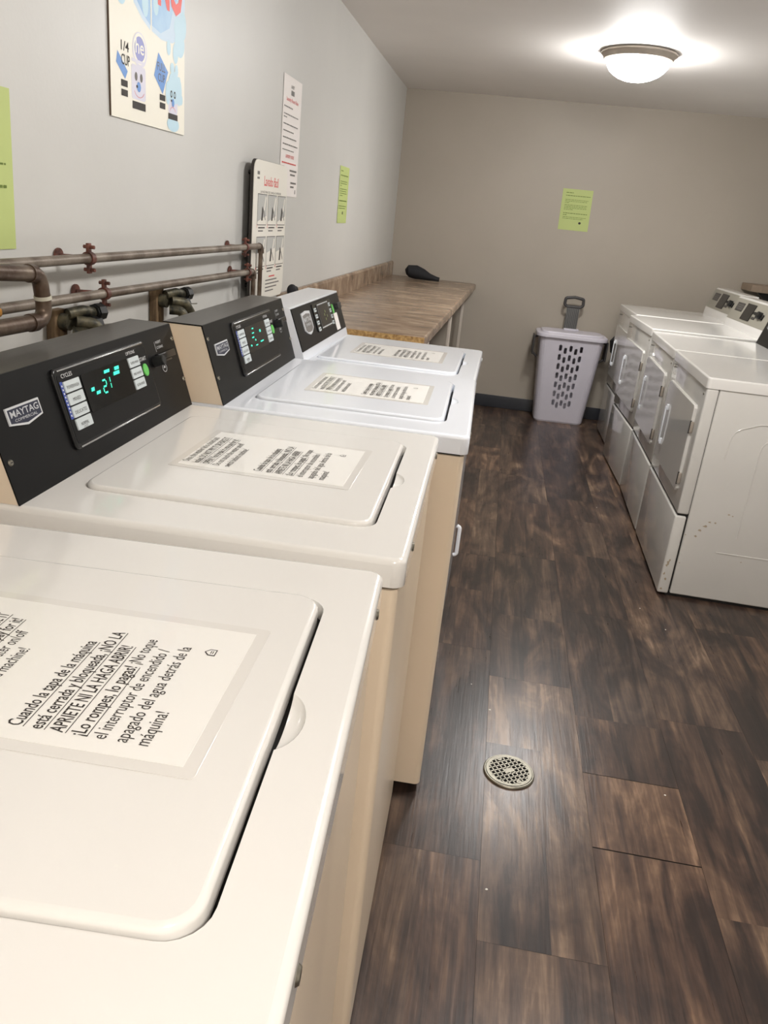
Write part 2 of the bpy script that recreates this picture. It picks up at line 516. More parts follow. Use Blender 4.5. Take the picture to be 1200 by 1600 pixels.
# ------------------------------------------------------------------ ceiling lamps: the far one real, the others added for brightness
def ceiling_lamp(loc, glass, label):
    t = thing('ceiling_lamp', label, 'ceiling lamp', loc, 0)
    p = MB()
    p.lathe([(0, 0), (.172, 0), (.178, -.004), (.178, -.012), (.168, -.02), (.162, -.034), (.152, -.040), (.146, -.040), (.146, -.030), (0, -.028)], M['nickel'])
    p.build('mounting_pan', t)
    d = MB()
    prof = [(.147, -.034)] + [(.147 * math.cos(a), -.036 - .088 * math.sin(a)) for a in [R(x) for x in range(0, 90, 9)]] + [(0, -.124)]
    d.lathe(prof, glass)
    d.build('glass_shade', t)
    return t
ceiling_lamp((FAR_LAMP['loc'][0], FAR_LAMP['loc'][1], CEIL), M['shade_glass'], 'glowing white dome ceiling lamp with a brushed nickel rim')
ceiling_lamp((ADDED_NEAR_LAMP['loc'][0], ADDED_NEAR_LAMP['loc'][1], CEIL), M['added_glass_warm'], 'unseen warm dome ceiling lamp behind the camera, added to brighten the room')
ceiling_lamp((ADDED_MID_LAMP['loc'][0], ADDED_MID_LAMP['loc'][1], CEIL), M['added_glass_mid'], 'unseen dome ceiling lamp over the aisle between washers and drain, added to brighten the room')

# ------------------------------------------------------------------ washers
WW, WD, WH = .648, .66, .915
def screw_head(b, X, r=.006, m='steel'):
    b.cyl((0, 0, -.001), (0, 0, .0022), r, M[m], r * .72, 14, X)
    b.bar(-r * .5, -.0006, r * .5, .0006, M['dark_gap'], X, z=.0024)

def seg_digit(b, ch, x, y, w, h, m, X, slant=.12):
    S = {'2': 'abged', '1': 'bc', '7': 'abc'}[ch]
    th = w * .11
    sl = lambda px, py: (x + px + (py) * slant, y + py)
    segs = {'a': ((0, h), (w, h)), 'b': ((w, h / 2), (w, h)), 'c': ((w, 0), (w, h / 2)), 'd': ((0, 0), (w, 0)), 'e': ((0, 0), (0, h / 2)), 'f': ((0, h / 2), (0, h)), 'g': ((0, h / 2), (w, h / 2))}
    for s in S:
        (ax, ay), (bx, by) = segs[s]
        if ay == by: q = [sl(ax + th, ay - th), sl(bx - th, by - th), sl(bx - th, by + th), sl(ax + th, ay + th)]
        else: q = [sl(ax - th, ay + th), sl(ax + th, ay + th), sl(bx + th, by - th), sl(bx - th, by - th)]
        b.poly(q, m, X, z=.0012)

def maytag_badge(b, X, x0, y0, x1, y1, small=False):
    w = x1 - x0; h = y1 - y0
    P = lambda s: [(x0 + s, y1 - s), (x0 + s, y0 + h * .22 + s * .7), (x0 + w / 2, y0 + s * 1.1), (x1 - s, y0 + h * .22 + s * .7), (x1 - s, y1 - s)]
    b.prism(P(0), 0, .0025, M['silver_print'], X)
    b.poly(P(w * .035), M['navy'], X, z=.0027)
    b.text('MAYTAG', x0 + w / 2, y0 + h * .52, h * .44, M['silver_print'], X, width=w * .84, bold=True, align='C', z=.003)
    b.text('COMMERCIAL', x0 + w / 2, y0 + h * .30, h * .19, M['silver_print'], X, width=w * .68, align='C', z=.003)

def make_washer(label, loc, rotz, top, body, style='black', lit='21', n_screws=2, height=WH):
    t = thing('washing_machine', label, 'washing machine', loc, rotz, 'top-loading washers along the left wall')
    H = height
    # cabinet
    c = MB()
    c.prism(rrect(-WD + .012, .004, -.007, WW - .004, .014), .022, H - .046, body)
    c.box((-WD + .03, .02, .018), (-.03, WW - .02, .03), M['dark_gap'])
    c.box((-WD + .02, .012, H - .054), (-.016, WW - .012, H - .039), M['dark_gap'])
    c.build('cabinet', t)
    for fx in (-.06, -WD + .07):
        for fy in (.05, WW - .05):
            f = MB(); f.cyl((fx, fy, 0), (fx, fy, .02), .020, M['rubber'], .016, 16); f.build('foot', t)
    # top cover with pocket for the lid and a finger recess
    tc = MB(); tc.prism(rrect(-WD, 0, 0, WW, .018), H - .040, H, top, bevel=.008, seg=4)
    tc = tc.build('top_cover', t)
    lx0, lx1, ly0, ly1 = -.490, -.062, .098, .548
    k1 = MB(); k1.prism(rrect(lx0 - .002, ly0 - .003, lx1 + .006, ly1 + .003, .030), H - .022, H + .05, top); k1 = k1.build('k')
    k2 = MB(); k2.ball((lx1 - .004, .322, H + .002), (.028, .044, .013), top, u=32, v=20); k2 = k2.build('k')
    for k in (k1, k2): k.parent = t
    boolean(tc, [k1, k2], bevel=.0018)
    tc.data.materials.clear(); tc.data.materials.append(top)
    # lid
    l = MB(); l.prism(rrect(lx0, ly0, lx1, ly1, .028), H - .016, H + .006, top, bevel=.006, seg=4)
    l.box((lx0 + .01, ly0 - .002, H - .022), (lx1 + .004, ly1 + .002, H - .0195), M['dark_gap'])
    l.build('lid', t)
    # screws on the front lip
    for sy in (.105, WW - .075):
        s = MB(); screw_head(s, frame((.0, sy, H - .022), (0, 1, 0), (0, 0, 1)), .0075, 'silver_print' if style == 'white' else 'steel'); s.build('screw', t)
    # console
    ch = .160 if style == 'black' else .150
    fb, ft, bk = -.528, -.578, -WD
    e = .002
    side = [(fb, 0), (ft, ch), (bk, ch), (bk, 0)]
    con = MB()
    XS = Matrix(((1, 0, 0, 0), (0, 0, 1, 0), (0, 1, 0, H), (0, 0, 0, 1)))
    if style == 'black':
        con.prism(side, .004, WW - .004, body, XS)
        th = .0022
        nx, nz = .954, .298
        cover = [(fb + th * nx, 0), (ft + th * nx, ch + th), (bk, ch + th), (bk, ch), (ft, ch), (fb, 0)]
        con.prism([(p[0], p[1]) for p in cover[:]], .0025, WW - .0025, M['black_panel'], XS)
        con.box((bk, .003, H + ch + th), (ft + .001, WW - .003, H + ch + th + .0006), M['black_top_lit'])
        con = con.build('console', t, smooth=20)
        off = th
    else:
        fb, ft = -.508, -.555
        side = [(fb + .006, 0), (fb, .022), (ft, ch), (bk, ch), (bk, 0)]
        con.prism(side, .004, WW - .004, body, XS, bevel=0)
        con = con.build('console', t, smooth=20)
        off = 0
    up = Vector((ft - fb, 0, ch)) if style == 'black' else Vector((ft - fb, 0, ch - .022))
    fh = up.length
    o0 = Vector((fb, 0, H)) if style == 'black' else Vector((fb, 0, H + .022))
    F = frame(o0, (0, 1, 0), up) @ T(0, 0, off)
    U = WW
    if style == 'black':
        bd = MB(); maytag_badge(bd, F, .060 * U, .565 * fh, .186 * U, .745 * fh); bd.build('badge', con)
        # moulded control panel
        cp = MB()
        x0, x1, y0, y1 = .262 * U, .764 * U, .175 * fh, .925 * fh
        cp.prism(rrect(x0, y0, x1, y1, .010), 0, .006, M['frame_black'], F, bevel=.003)
        cp.prism(rrect(x0 + .006, y0 + .008, x1 - .006, y1 - .010, .008), .006, .0064, M['black_panel'], F)
        cp.box((x0 + .012, y0 + .002, .0055), (x1 - .012, y0 + .0045, .0078), M['chrome'], .0007, F)
        cp.box((x0 + .012, y1 - .0055, .0055), (x1 - .012, y1 - .0035, .0078), M['chrome'], .0007, F)
        G = F @ T(0, 0, .0065)
        cp.text('CYCLES', .290 * U, .825 * fh, .009, M['white_print'], G, width=.05 * U)
        cp.text('OPTIONS', .632 * U, .825 * fh, .008, M['white_print'], G, width=.055 * U)
        cp.text('START', .703 * U, .715 * fh, .010, M['white_print'], G, width=.042 * U)
        cp.bar(.2745 * U, .455 * fh, .286 * U, .80 * fh, M['blue_strip'], G)
        for q in range(9):
            yy = (.48 + q * .034) * fh
            cp.bar(.278 * U, yy, .2825 * U, yy + .0028, M['white_print'], G, z=.0007)
        cp = cp.build('control_panel', con)
        dp = MB()
        dp.prism(rrect(.372 * U, .435 * fh, .627 * U, .80 * fh, .004), .0064, .0076, M['black_gloss'], F)
        D = F @ T(0, 0, .0077)
        if lit == '21':
            seg_digit(dp, '2', .456 * U, .560 * fh, .013, .020, M['led'], D)
            seg_digit(dp, '1', .482 * U, .575 * fh, .011, .020, M['led'], D)
            for (px, py, pw, ph) in ((.396, .620, .016, .034), (.416, .575, .020, .030), (.482, .735, .030, .030), (.528, .685, .034, .034), (.540, .730, .026, .034)):
                dp.poly([(px * U, py * fh), ((px + pw) * U, py * fh), ((px + pw + .003) * U, (py + ph) * fh), ((px + .003) * U, (py + ph) * fh)], M['led'], D, z=.0012)
        else:
            for (px, py, pw, ph) in ((.395, .52, .016, .04), (.43, .62, .03, .03), (.455, .50, .03, .025), (.44, .68, .03, .025), (.535, .66, .02, .06), (.52, .52, .05, .03), (.46, .57, .012, .04), (.45, .74, .022, .03)):
                dp.bar(px * U, py * fh, (px + pw * .8) * U, (py + ph * .6) * fh, M['led'], D, z=.0012)
        dp.build('display', con)
        names = ['POWERWASH', 'MIXED', 'DELICATES', 'NORMAL']
        for k, nm in enumerate(names):
            bb = MB(); yb = (.800 - .1165 * (k + 1)) * fh
            bb.prism(rrect(.2875 * U, yb + .0012, .360 * U, yb + .1165 * fh - .0012, .0015), .0064, .0086, M['button'], F)
            bb.text(nm, .3235 * U, yb + .006, .0075, M['ink'], F, width=(.055 if k in (0, 2) else .036) * U, align='C', z=.0088)
            if k == 3: bb.text('HOT', .3235 * U, yb + .0014, .0055, M['ink_soft'], F, width=.02 * U, align='C', z=.0088)
            bb.build('cycle_button', con)
        for k, nm in enumerate(['SUPER WASH', 'PRE-WASH', 'EXTRA RINSE']):
            bb = MB(); yb = (.800 - .1175 * (k + 1)) * fh
            bb.prism(rrect(.632 * U, yb + .0012, .696 * U, yb + .1175 * fh - .0012, .0015), .0064, .0086, M['button'], F)
            bb.text(nm, .664 * U, yb + .0065, .0065, M['ink'], F, width=.048 * U, align='C', z=.0088)
            bb.build('option_button', con)
        sb = MB(); sb.prism([(.722 * U + .0095 * math.cos(2 * math.pi * i / 28), .615 * fh + .0115 * math.sin(2 * math.pi * i / 28)) for i in range(28)], .0064, .009, M['green_btn'], F, bevel=.001)
        sb.build('start_button', con)
        cs = MB()
        cs.cyl((.812 * U, .655 * fh, 0), (.812 * U, .655 * fh, .022), .0105, M['rubber'], .0095, 20, F, bevel=.001)
        cs.box((.826 * U, .645 * fh, 0), (.950 * U, .725 * fh, .010), M['frame_black'], .002, F)
        cs.box((.845 * U, .612 * fh, 0), (.925 * U, .640 * fh, .006), M['frame_black'], .001, F)
        cs.text('INSERT', .857 * U, .835 * fh, .007, M['silver_print'], F, width=.04 * U)
        cs.text('COINS', .857 * U, .775 * fh, .007, M['silver_print'], F, width=.045 * U)
        cs.bar(.848 * U, .745 * fh, .8495 * U, .86 * fh, M['silver_print'], F)
        cs.disc(.872 * U, .545 * fh, .010, .008, M['silver_print'], F, inner=.86)
        cs.poly([(.864 * U, .545 * fh), (.880 * U, .545 * fh), (.872 * U, .575 * fh)], M['silver_print'], F)
        cs.build('coin_slot', con)
        for (sx, sy) in ((.981, .832), (.986, .335), (.021, .835), (.023, .34)):
            s = MB(); screw_head(s, F @ T(sx * U, sy * fh, 0), .0052); s.build('screw', con)
    else:
        fa = MB(); fa.prism([(.008 * U, .04 * fh), (.975 * U, .04 * fh), (.975 * U, .96 * fh), (.008 * U, .96 * fh)], 0, .003, M['black_panel'], F)
        fa.build('fascia', con)
        F3 = F @ T(0, 0, .003)
        bd = MB()
        x0, x1, y0, y1 = .13 * U, .285 * U, .30 * fh, .80 * fh
        P = lambda s: [(x0 + s, y1 - s), (x0 + s, y0 + .25 * (y1 - y0)), (x0 + (x1 - x0) * .25, y0 + .08 * (y1 - y0) + s * .5), ((x0 + x1) / 2, y0 + s), (x1 - (x1 - x0) * .25, y0 + .08 * (y1 - y0) + s * .5), (x1 - s, y0 + .25 * (y1 - y0)), (x1 - s, y1 - s), ((x0 + x1) / 2, y1 - s + .004)]
        bd.prism(P(0), 0, .003, M['silver_print'], F3)
        bd.poly(P(.008), M['ink_soft'], F3, z=.0032)
        bd.text('MAYTAG', (x0 + x1) / 2, y0 + .58 * (y1 - y0), .020, M['silver_print'], F3, width=.075, bold=True, align='C', z=.0036)
        bd.text('COMMERCIAL', (x0 + x1) / 2, y0 + .40 * (y1 - y0), .011, M['silver_print'], F3, width=.06, align='C', z=.0036)
        bd.build('badge', con)
        cp = MB(); cp.prism(rrect(.355 * U, .26 * fh, .74 * U, .90 * fh, .006), 0, .003, M['frame_black'], F3)
        cp.build('control_panel', con)
        dp = MB(); dp.prism(rrect(.425 * U, .30 * fh, .66 * U, .86 * fh, .003), .003, .006, M['dark_label'], F3)
        dp.bar(.43 * U, .30 * fh, .655 * U, .325 * fh, M['silver_print'], F3, z=.0064); dp.bar(.43 * U, .84 * fh, .655 * U, .86 * fh, M['silver_print'], F3, z=.0064)
        dp.prism(rrect(.44 * U, .34 * fh, .645 * U, .82 * fh, .003), .006, .0064, M['black_gloss'], F3)
        for (px, py) in ((.52, .55), (.545, .62), (.57, .50), (.53, .44)): dp.bar(px * U, py * fh, (px + .02) * U, (py + .06) * fh, M['led_dim'], F3, z=.0068)
        dp.build('display', con)
        for k in range(4):
            bb = MB(); yb = (.25 + .148 * k) * fh
            bb.prism(rrect(.368 * U, yb + .003, .405 * U, yb + .11 * fh, .0015), .003, .005, M['button'], F3)
            bb.bar(.374 * U, yb + .008, .399 * U, yb + .011, M['ink'], F3, z=.0053); bb.build('cycle_button', con)
            bb = MB(); bb.prism(rrect(.680 * U, yb + .003, .708 * U, yb + .11 * fh, .0015), .003, .005, M['button'], F3)
            bb.bar(.684 * U, yb + .008, .703 * U, yb + .011, M['ink'], F3, z=.0053); bb.build('option_button', con)
        sb = MB(); sb.prism([(.755 * U + .010 * math.cos(2 * math.pi * i / 24), .62 * fh + .016 * math.sin(2 * math.pi * i / 24)) for i in range(24)], .0, .005, M['green_btn'], F3)
        sb.build('start_button', con)
        cs = MB(); cs.cyl((.86 * U, .64 * fh, 0), (.86 * U, .64 * fh, .010), .012, M['rubber'], .010, 20, F3)
        cs.box((.88 * U, .56 * fh, 0), (.955 * U, .72 * fh, .007), M['rubber'], .003, F3)
        cs.build('coin_slot', con)
        st = MB(); st.prism(rrect(.755 * U, .08 * fh, .838 * U, .50 * fh, .001), 0, .0012, M['paper_matt'], F3); st.build('price_sticker', con)
    return t

W1 = make_washer('cream white top-load washing machine nearest the camera, its lid filling the lower left', (.7925, -.158, 0), .056, M['enamel'], M['almond'])
W2 = make_washer('white washing machine with black console and green 21 on its display', (.779, .524, 0), .018, M['enamel'], M['almond'])
W3 = make_washer('white washing machine with black-topped console and pale side, second from the counter', (.829, 1.190, 0), .020, M['enamel_cool'], M['almond'], lit='x')
W4 = make_washer('all-white washing machine with white-edged console and shield badge, beside the brown counter', (.812, 1.850, 0), -.004, M['enamel_cool'], M['enamel_cool'], style='white', height=.900)
hb = MB()
hp = fillet([(.004, .06, .44), (.014, .06, .435), (.014, .06, .345), (.004, .06, .34)], .01)
hb.tube(hp, .006, M['enamel_cool']); hb.build('pull_handle', W4)

# ------------------------------------------------------------------ signs on the lids
def lid_sign(loc, rotz, label):
    b = MB()
    S = frame((0, 0, 0), (0, 1, 0), (-1, 0, 0))
    w, h = .206, .272
    b.prism(rrect(-w / 2 - .012, -h / 2 - .012, w / 2 + .012, h / 2 + .012, .004), 0, .0004, M['laminate_film'], S)
    b.prism([(-w / 2, -h / 2), (w / 2, -h / 2), (w / 2, h / 2), (-w / 2, h / 2)], .0004, .0007, M['paper'], S)
    z = .0009
    L0 = -.087
    sz = .0172
    lines = [('Once the washer lid is closed and', 0, .150), ('locked, DO NOT PRY IT OR FORCE IT', 1, .160), ('OPEN! You break it, you pay for it!', 1, .154), ('Do not touch the water on/off', 0, .134), ('switch behind machine!', 0, .106)]
    y = .124
    for s, bo, wd_ in lines:
        b.text(s, L0, y, sz, M['ink'], S, width=wd_, bold=bool(bo), z=z)
        if bo: b.bar(L0, y - .003, L0 + wd_, y - .0022, M['ink'], S, z=z)
        y -= .0172
    y = .004
    for s, wd_ in (('Cuando la tapa de la máquina', .134), ('está cerrada y bloqueada, ¡NO LA', .157), ('APRIETE NI LA HAGA ABRIR!', .135)):
        b.text(s, L0, y, sz, M['ink'], S, width=wd_, bold=True, z=z)
        b.bar(L0, y - .003, L0 + wd_, y - .0022, M['ink'], S, z=z)
        y -= .0176
    b.text('¡Lo rompes, lo pagas!', L0, y, sz, M['ink'], S, width=.103, bold=True, z=z)
    b.bar(L0, y - .003, L0 + .103, y - .0022, M['ink'], S, z=z)
    b.text('¡No toque', L0 + .108, y, sz, M['ink'], S, width=.044, z=z)
    y -= .0176
    for s, wd_ in (('el interruptor de encendido /', .138), ('apagado del agua detrás de la', .148), ('máquina!', .045)):
        b.text(s, L0, y, sz, M['ink'], S, width=wd_, z=z)
        y -= .0176
    # equal housing mark
    cx, cy = .058, -.104
    b.poly([(cx - .0055, cy - .005), (cx + .0055, cy - .005), (cx + .0055, cy + .002), (cx, cy + .0065), (cx - .0055, cy + .002)], M['ink'], S, z=z)
    b.poly([(cx - .0042, cy - .004), (cx + .0042, cy - .004), (cx + .0042, cy + .0015), (cx, cy + .005), (cx - .0042, cy + .0015)], M['paper'], S, z=z + .0001)
    b.bar(cx - .0025, cy - .0005, cx + .0025, cy + .0004, M['ink'], S, z=z + .0002)
    b.bar(cx - .0025, cy - .0024, cx + .0025, cy - .0015, M['ink'], S, z=z + .0002)
    o = b.build('laminated_sign', loc=loc, rotz=rotz)
    tag(o, label, 'sign', 'washer lid warning signs')
    return o
def on_washer(loc, rotz, lx, ly, lz):
    p = Matrix.Rotation(rotz, 3, 'Z') @ Vector((lx, ly, 0))
    return (loc[0] + p.x, loc[1] + p.y, lz)
sg = lid_sign(on_washer((.7925, -.158), .056, -.250, .345, WH + .0062), .03, 'laminated bilingual warning sign on the lid of the nearest washer')
def sign_copy(loc, rotz, label):
    c = sg.copy(); col.objects.link(c); c.location = loc; c.rotation_euler.z = rotz; c['label'] = label
sign_copy(on_washer((.779, .524), .018, -.262, .343, WH + .0062), .0, 'laminated warning sign on the lid of the washer showing a green 21')
sign_copy(on_washer((.829, 1.190), .020, -.255, .335, WH + .0062), .02, 'laminated warning sign on the lid of the washer second from the counter')
sign_copy(on_washer((.812, 1.850), 0, -.262, .345, .9062), -.004, 'laminated warning sign on the lid of the all-white washer beside the counter')

# ------------------------------------------------------------------ dryers
DW, DD = .686, .69
def make_dryer(label, loc, rotz, height, style):
    t = thing('clothes_dryer', label, 'clothes dryer', loc, rotz, 'dryers along the right wall')
    H = height
    E = M['dry_enamel']
    c = MB()
    c.box((.046, .003, .012), (DD - .01, DW - .003, H - .040), E, .006)
    c.box((.006, .010, .030), (.05, DW - .010, H - .050), M['dark_gap'])
    c.box((.03, .01, .001), (DD - .03, DW - .01, .014), M['dark_gap'])
    # pressed stiffening relief on the near side
    SX = frame((0, .003, 0), (1, 0, 0), (0, 0, 1))
    c.tube([Vector((p[0], .0028, p[1])) for p in fillet([(.12, .58, 0), (.13, .70, 0), (.22, .735, 0), (.40, .735, 0)], .05)], .0022, E, seg=8)
    c.tube([Vector((p[0], .0028, p[1])) for p in fillet([(.24, .28, 0), (.24, .68, 0), (.44, .69, 0)], .05)], .0022, E, seg=8)
    c.tube([(.18, .0028, .215), (.60, .0028, .215)], .002, E, seg=8)
    c.build('cabinet', t)
    u = MB(); u.box((0, 0, .352), (.044, DW, H - .041), E, .007)
    u.build('front_panel', t)
    k = MB(); k.box((-.004, 0, .010), (.040, DW, .343), E, .008)
    if style == 'scuffed':
        S2 = frame((0, -.0003, 0), (1, 0, 0), (0, 0, 1))
        rn = random.Random(3)
        for i in range(7):
            cx = rn.uniform(.004, .018); cz = .13 + rn.uniform(-.11, .03)
            k.poly([(cx + rn.uniform(.001, .006) * math.cos(a), cz + rn.uniform(.003, .009) * math.sin(a)) for a in [x * .9 for x in range(7)]], M['rust'], S2, z=.0004)
    k.build('toe_panel', t)
    tp = MB(); tp.prism(rrect(-.004, -.001, DD, DW + .001, .014), H - .040, H, M['enamel'], bevel=.007, seg=4); tp.build('top_cover', t)
    for sy in (.035, DW - .035):
        s = MB(); screw_head(s, frame((-.0, sy, H - .066), (0, -1, 0), (0, 0, 1)), .006); s.build('screw', t)
    # door
    FR = frame((0, DW, 0), (0, -1, 0), (0, 0, 1))
    y0, y1 = .075, .625
    d = MB()
    d.prism([(DW - y1 + .0, .420), (DW - y0 - .012, .420), (DW - y0, .432), (DW - y0, .752), (DW - y0 - .012, .764), (DW - y1 + .012, .764), (DW - y1, .752), (DW - y1, .432)], -.001, .012, E, FR, bevel=.004)
    d = d.build('door', t)
    h = MB(); hy = .535
    h.box((-.024, hy - .006, .500), (-.018, hy + .006, .662), M['enamel_cool'], .0025)
    h.box((-.020, hy - .009, .645), (-.010, hy + .009, .670), M['enamel_cool'], .002)
    h.box((-.020, hy - .009, .492), (-.010, hy + .009, .517), M['enamel_cool'], .002)
    h.build('handle', d)
    for hz in (.68, .475):
        g = MB(); g.box((-.013, .064, hz - .022), (-.001, .074, hz + .022), M['nickel'], .002)
        g.cyl((-.013, .070, hz - .025), (-.013, .070, hz + .025), .0032, M['dark_label'])
        g.build('hinge', d)
    # console
    con = MB()
    XS = Matrix(((1, 0, 0, 0), (0, 0, 1, 0), (0, 1, 0, H), (0, 0, 0, 1)))
    if style in ('black', 'scuffed'):
        con.prism([(.518, 0), (.560, .150), (DD - .01, .150), (DD - .01, 0)], .004, DW - .004, M['black_panel'], XS)
        con = con.build('console', t, smooth=20)
        F = frame((.518, DW, H), (0, -1, 0), (.042, 0, .150))
        cp = MB(); cp.prism(rrect(.20, .03, .50, .13, .008), 0, .006, M['frame_black'], F, bevel=.002)
        cp.build('control_panel', con)
        bd = MB(); maytag_badge(bd, F, .05, .08, .13, .12); bd.build('badge', con)
    else:
        con.prism([(.555, 0), (.560, .046), (.605, .170), (.615, .176), (DD - .01, .176), (DD - .01, 0)], .0, DW, M['enamel'], XS)
        con = con.build('console', t, smooth=20)
        F = frame((.560, DW, H + .046), (0, -1, 0), (.045, 0, .124))
        fa = MB(); fa.prism([(.004, .002), (DW - .004, .002), (DW - .004, .128), (.004, .128)], 0, .002, M['grey_fascia'], F); fa.build('fascia', con)
        G = F @ T(0, 0, .002)
        lb = MB(); lb.prism(rrect(.06, .055, .19, .105, .002), 0, .0015, M['dark_label'], G); 
        for q in range(3): lb.bar(.07, .066 + q * .012, .18, .070 + q * .012, M['ink_soft'], G, z=.0018)
        lb.build('label_plate', con)
        dp = MB(); dp.prism(rrect(.235, .018, .385, .112, .003), 0, .004, M['frame_black'], G); dp.build('display', con)
        cs = MB(); cs.box((.40, .064, 0), (.47, .078, .006), M['dark_gap'], .001, G)
        cs.box((.48, .046, 0), (.57, .076, .010), M['frame_black'], .003, G)
        cs.cyl((.52, .066, 0), (.52, .066, .024), .020, M['rubber'], .018, 18, G)
        cs.box((.40, .036, 0), (.455, .050, .003), M['dark_label'], 0, G)
        cs.build('coin_slot', con)
    return t
D1 = make_dryer('white dryer nearest the camera, with scuffed bare side and rusty toe corner', (1.6415, 2.606, 0), -.019, .885, 'scuffed')
D2 = make_dryer('white dryer with a black console, behind the scuffed nearest dryer', (1.655, 3.313, 0), -.021, .885, 'black')
D3 = make_dryer('white dryer with grey console, between the black-console dryer and the farthest one', (1.669, 4.018, 0), .030, .895, 'grey')
D4 = make_dryer('farthest white dryer, grey console, closest to the back wall', (1.690, 4.730, 0), .012, .898, 'grey')
# scuffs on the side of the nearest dryer
sc = MB()
S2 = frame((0, .003, 0), (1, 0, 0), (0, 0, 1))
rn = random.Random(5)
for (cx, cz, s) in ((.115, .315, 1), (.128, .335, .8), (.100, .295, .9), (.150, .335, .7), (.09, .27, .8), (.19, .375, .7), (.205, .372, .5), (.05, .27, .4), (.055, .15, .4), (.28, .19, .4)):
    sc.poly([(cx + s * rn.uniform(.004, .010) * math.cos(a), cz + s * rn.uniform(.002, .007) * math.sin(a)) for a in [x * .78 for x in range(8)]], M['rust'], S2, z=.0004)
sc.build('scuff_marks', D1)

# ------------------------------------------------------------------ counter
ct = thing('laminate_counter', 'brown marbled laminate counter with rounded front edge along the left wall', 'counter', (0, 2.62, 0))
LC = YW - 2.62 - .002
zt = .905
XN, XF = .590, .655
b = MB()
poly = [(.002, 0), (XN, 0), (XF - .0, LC - .04), (XF - .03, LC), (.002, LC)]
b.prism(poly, zt - .036, zt, M['laminate'], bevel=.010, seg=4)
b.build('worktop', ct)
b = MB(); b.box((.002, -.0025, zt - .038), (XN - .004, .0005, zt - .003), M['particle']); b.build('raw_edge', ct)
b = MB(); b.prism([(.0, 0), (.020, 0), (.020, .088), (.012, .098), (0, .098)], .003, LC, M['laminate'], Matrix(((1, 0, 0, .002), (0, 0, 1, 0), (0, 1, 0, zt), (0, 0, 0, 1)))); b.build('backsplash', ct)
b = MB(); b.box((.02, .01, 0), (.46, .05, zt - .036), M['cream'], .003); b.build('end_panel', ct)
b = MB(); b.box((.50, .01, zt - .09), (.515, .12, zt - .036), M['rubber'], .001); b.build('bracket', ct)
for ly in (.18, 1.6, LC - .12):
    b = MB(); b.box((.57, ly, 0), (.59, ly + .02, zt - .036), M['leg_white'], .003); b.build('leg', ct)
b = MB(); b.box((.53, .18, zt - .10), (.55, LC - .05, zt - .036), M['old_wood'], .002); b.build('apron', ct)

# black folded umbrella-like cloth bundle at the far end of the counter
b = MB()
pts = [(.150, 5.47, .95), (.17, 5.47, .957), (.22, 5.475, .955), (.27, 5.48, .944), (.32, 5.485, .930), (.37, 5.49, .922), (.395, 5.492, .920)]
b.tube([Vector(p) for p in pts], [.020, .042, .048, .040, .026, .017, .014], M['cloth_black'], seg=18)
for v in b.bm.verts:
    if v.co.z < .9075: v.co.z = .9075
tag(b.build('fabric_pouch'), 'black fabric pouch tapering to one end, lying at the far end of the brown counter', 'pouch')
# small black cap on the near end of the counter behind the last washer
b = MB()
b.ball((.058, 2.665, .966), (.028, .030, .058), M['cloth_black'])
b.ball((.052, 2.660, 1.016), (.020, .022, .024), M['cloth_black'])
b.tube(fillet([(.058, 2.70, .915), (.052, 2.70, 1.024), (.052, 2.735, 1.026), (.058, 2.765, .915)], .02), .0035, M['rubber'])
tag(b.build('cable_bundle'), 'small black bundle with a looped cord behind the all-white washer', 'bundle')

# ------------------------------------------------------------------ laundry hamper
hm = thing('laundry_hamper', 'tall white plastic laundry hamper with slotted front and grey pull handle', 'laundry hamper', (1.392, 5.545, 0), .03)
def ring(w, d, r, n=5): return rrect(-w / 2, -d / 2, w / 2, d / 2, r, n)
def tapered(levels, m):
    bm = bmesh.new(); rings = []
    for (w, d, r, z) in levels: rings.append([bm.verts.new((p[0], p[1], z)) for p in ring(w, d, r)])
    n = len(rings[0])
    for a, c in zip(rings, rings[1:]):
        for i in range(n): bm.faces.new((a[i], a[(i + 1) % n], c[(i + 1) % n], c[i]))
    bm.faces.new(rings[0][::-1]); bm.faces.new(rings[-1])
    bmesh.ops.recalc_face_normals(bm, faces=bm.faces[:])
    return bm
Hh = .625
b = MB()
b.add(tapered([(.345, .195, .04, 0), (.36, .205, .045, .012), (.455, .265, .05, Hh), (.449, .259, .05, Hh), (.354, .199, .042, .016), (.35, .195, .04, .012)], M['hamper']), M['hamper'])
body = b.build('basket', hm)
cut = MB()
for r_ in range(7):
    for c_ in range(5):
        z = .552 - r_ * .0665 - (.018 if c_ % 2 else 0)
        x = (c_ - 2) * .037 * (1 - .035 * r_) 
        cut.prism(rrect(x - .0105, z - .021, x + .0105, z + .021, .007, 3), -.25, -.04, M['hamper'], Matrix(((1, 0, 0, 0), (0, 0, 1, 0), (0, 1, 0, 0), (0, 0, 0, 1))))
cutter = cut.build('k'); cutter.parent = hm
boolean(body, [cutter])
body.data.materials.clear(); body.data.materials.append(M['hamper'])
b = MB()
b.prism(ring(.505, .30, .075, 8), Hh - .006, Hh + .022, M['hamper'], bevel=.010, seg=4)
b.prism(ring(.44, .235, .06, 8), Hh + .020, Hh + .034, M['hamper'], bevel=.008)
b.build('lid', hm)
for s in (-1, 1):
    b = MB(); b.box((s * .262 - .006, -.06, Hh - .15), (s * .262 + .006, .06, Hh - .01), M['grey_dark'], .005)
    b.tube(fillet([(s * .232, 0, Hh - .02), (s * .262, 0, Hh - .03), (s * .262, 0, Hh - .14), (s * .222, 0, Hh - .17)], .02), .008, M['grey_dark'])
    b.build('side_handle', hm)
b = MB()
PX = frame((-.010, .075, 0), (1, 0, 0), (0, 0, 1))
b.box((-.046, Hh + .02, -.006), (.046, Hh + .205, .006), M['grey_plastic'], .003, PX)
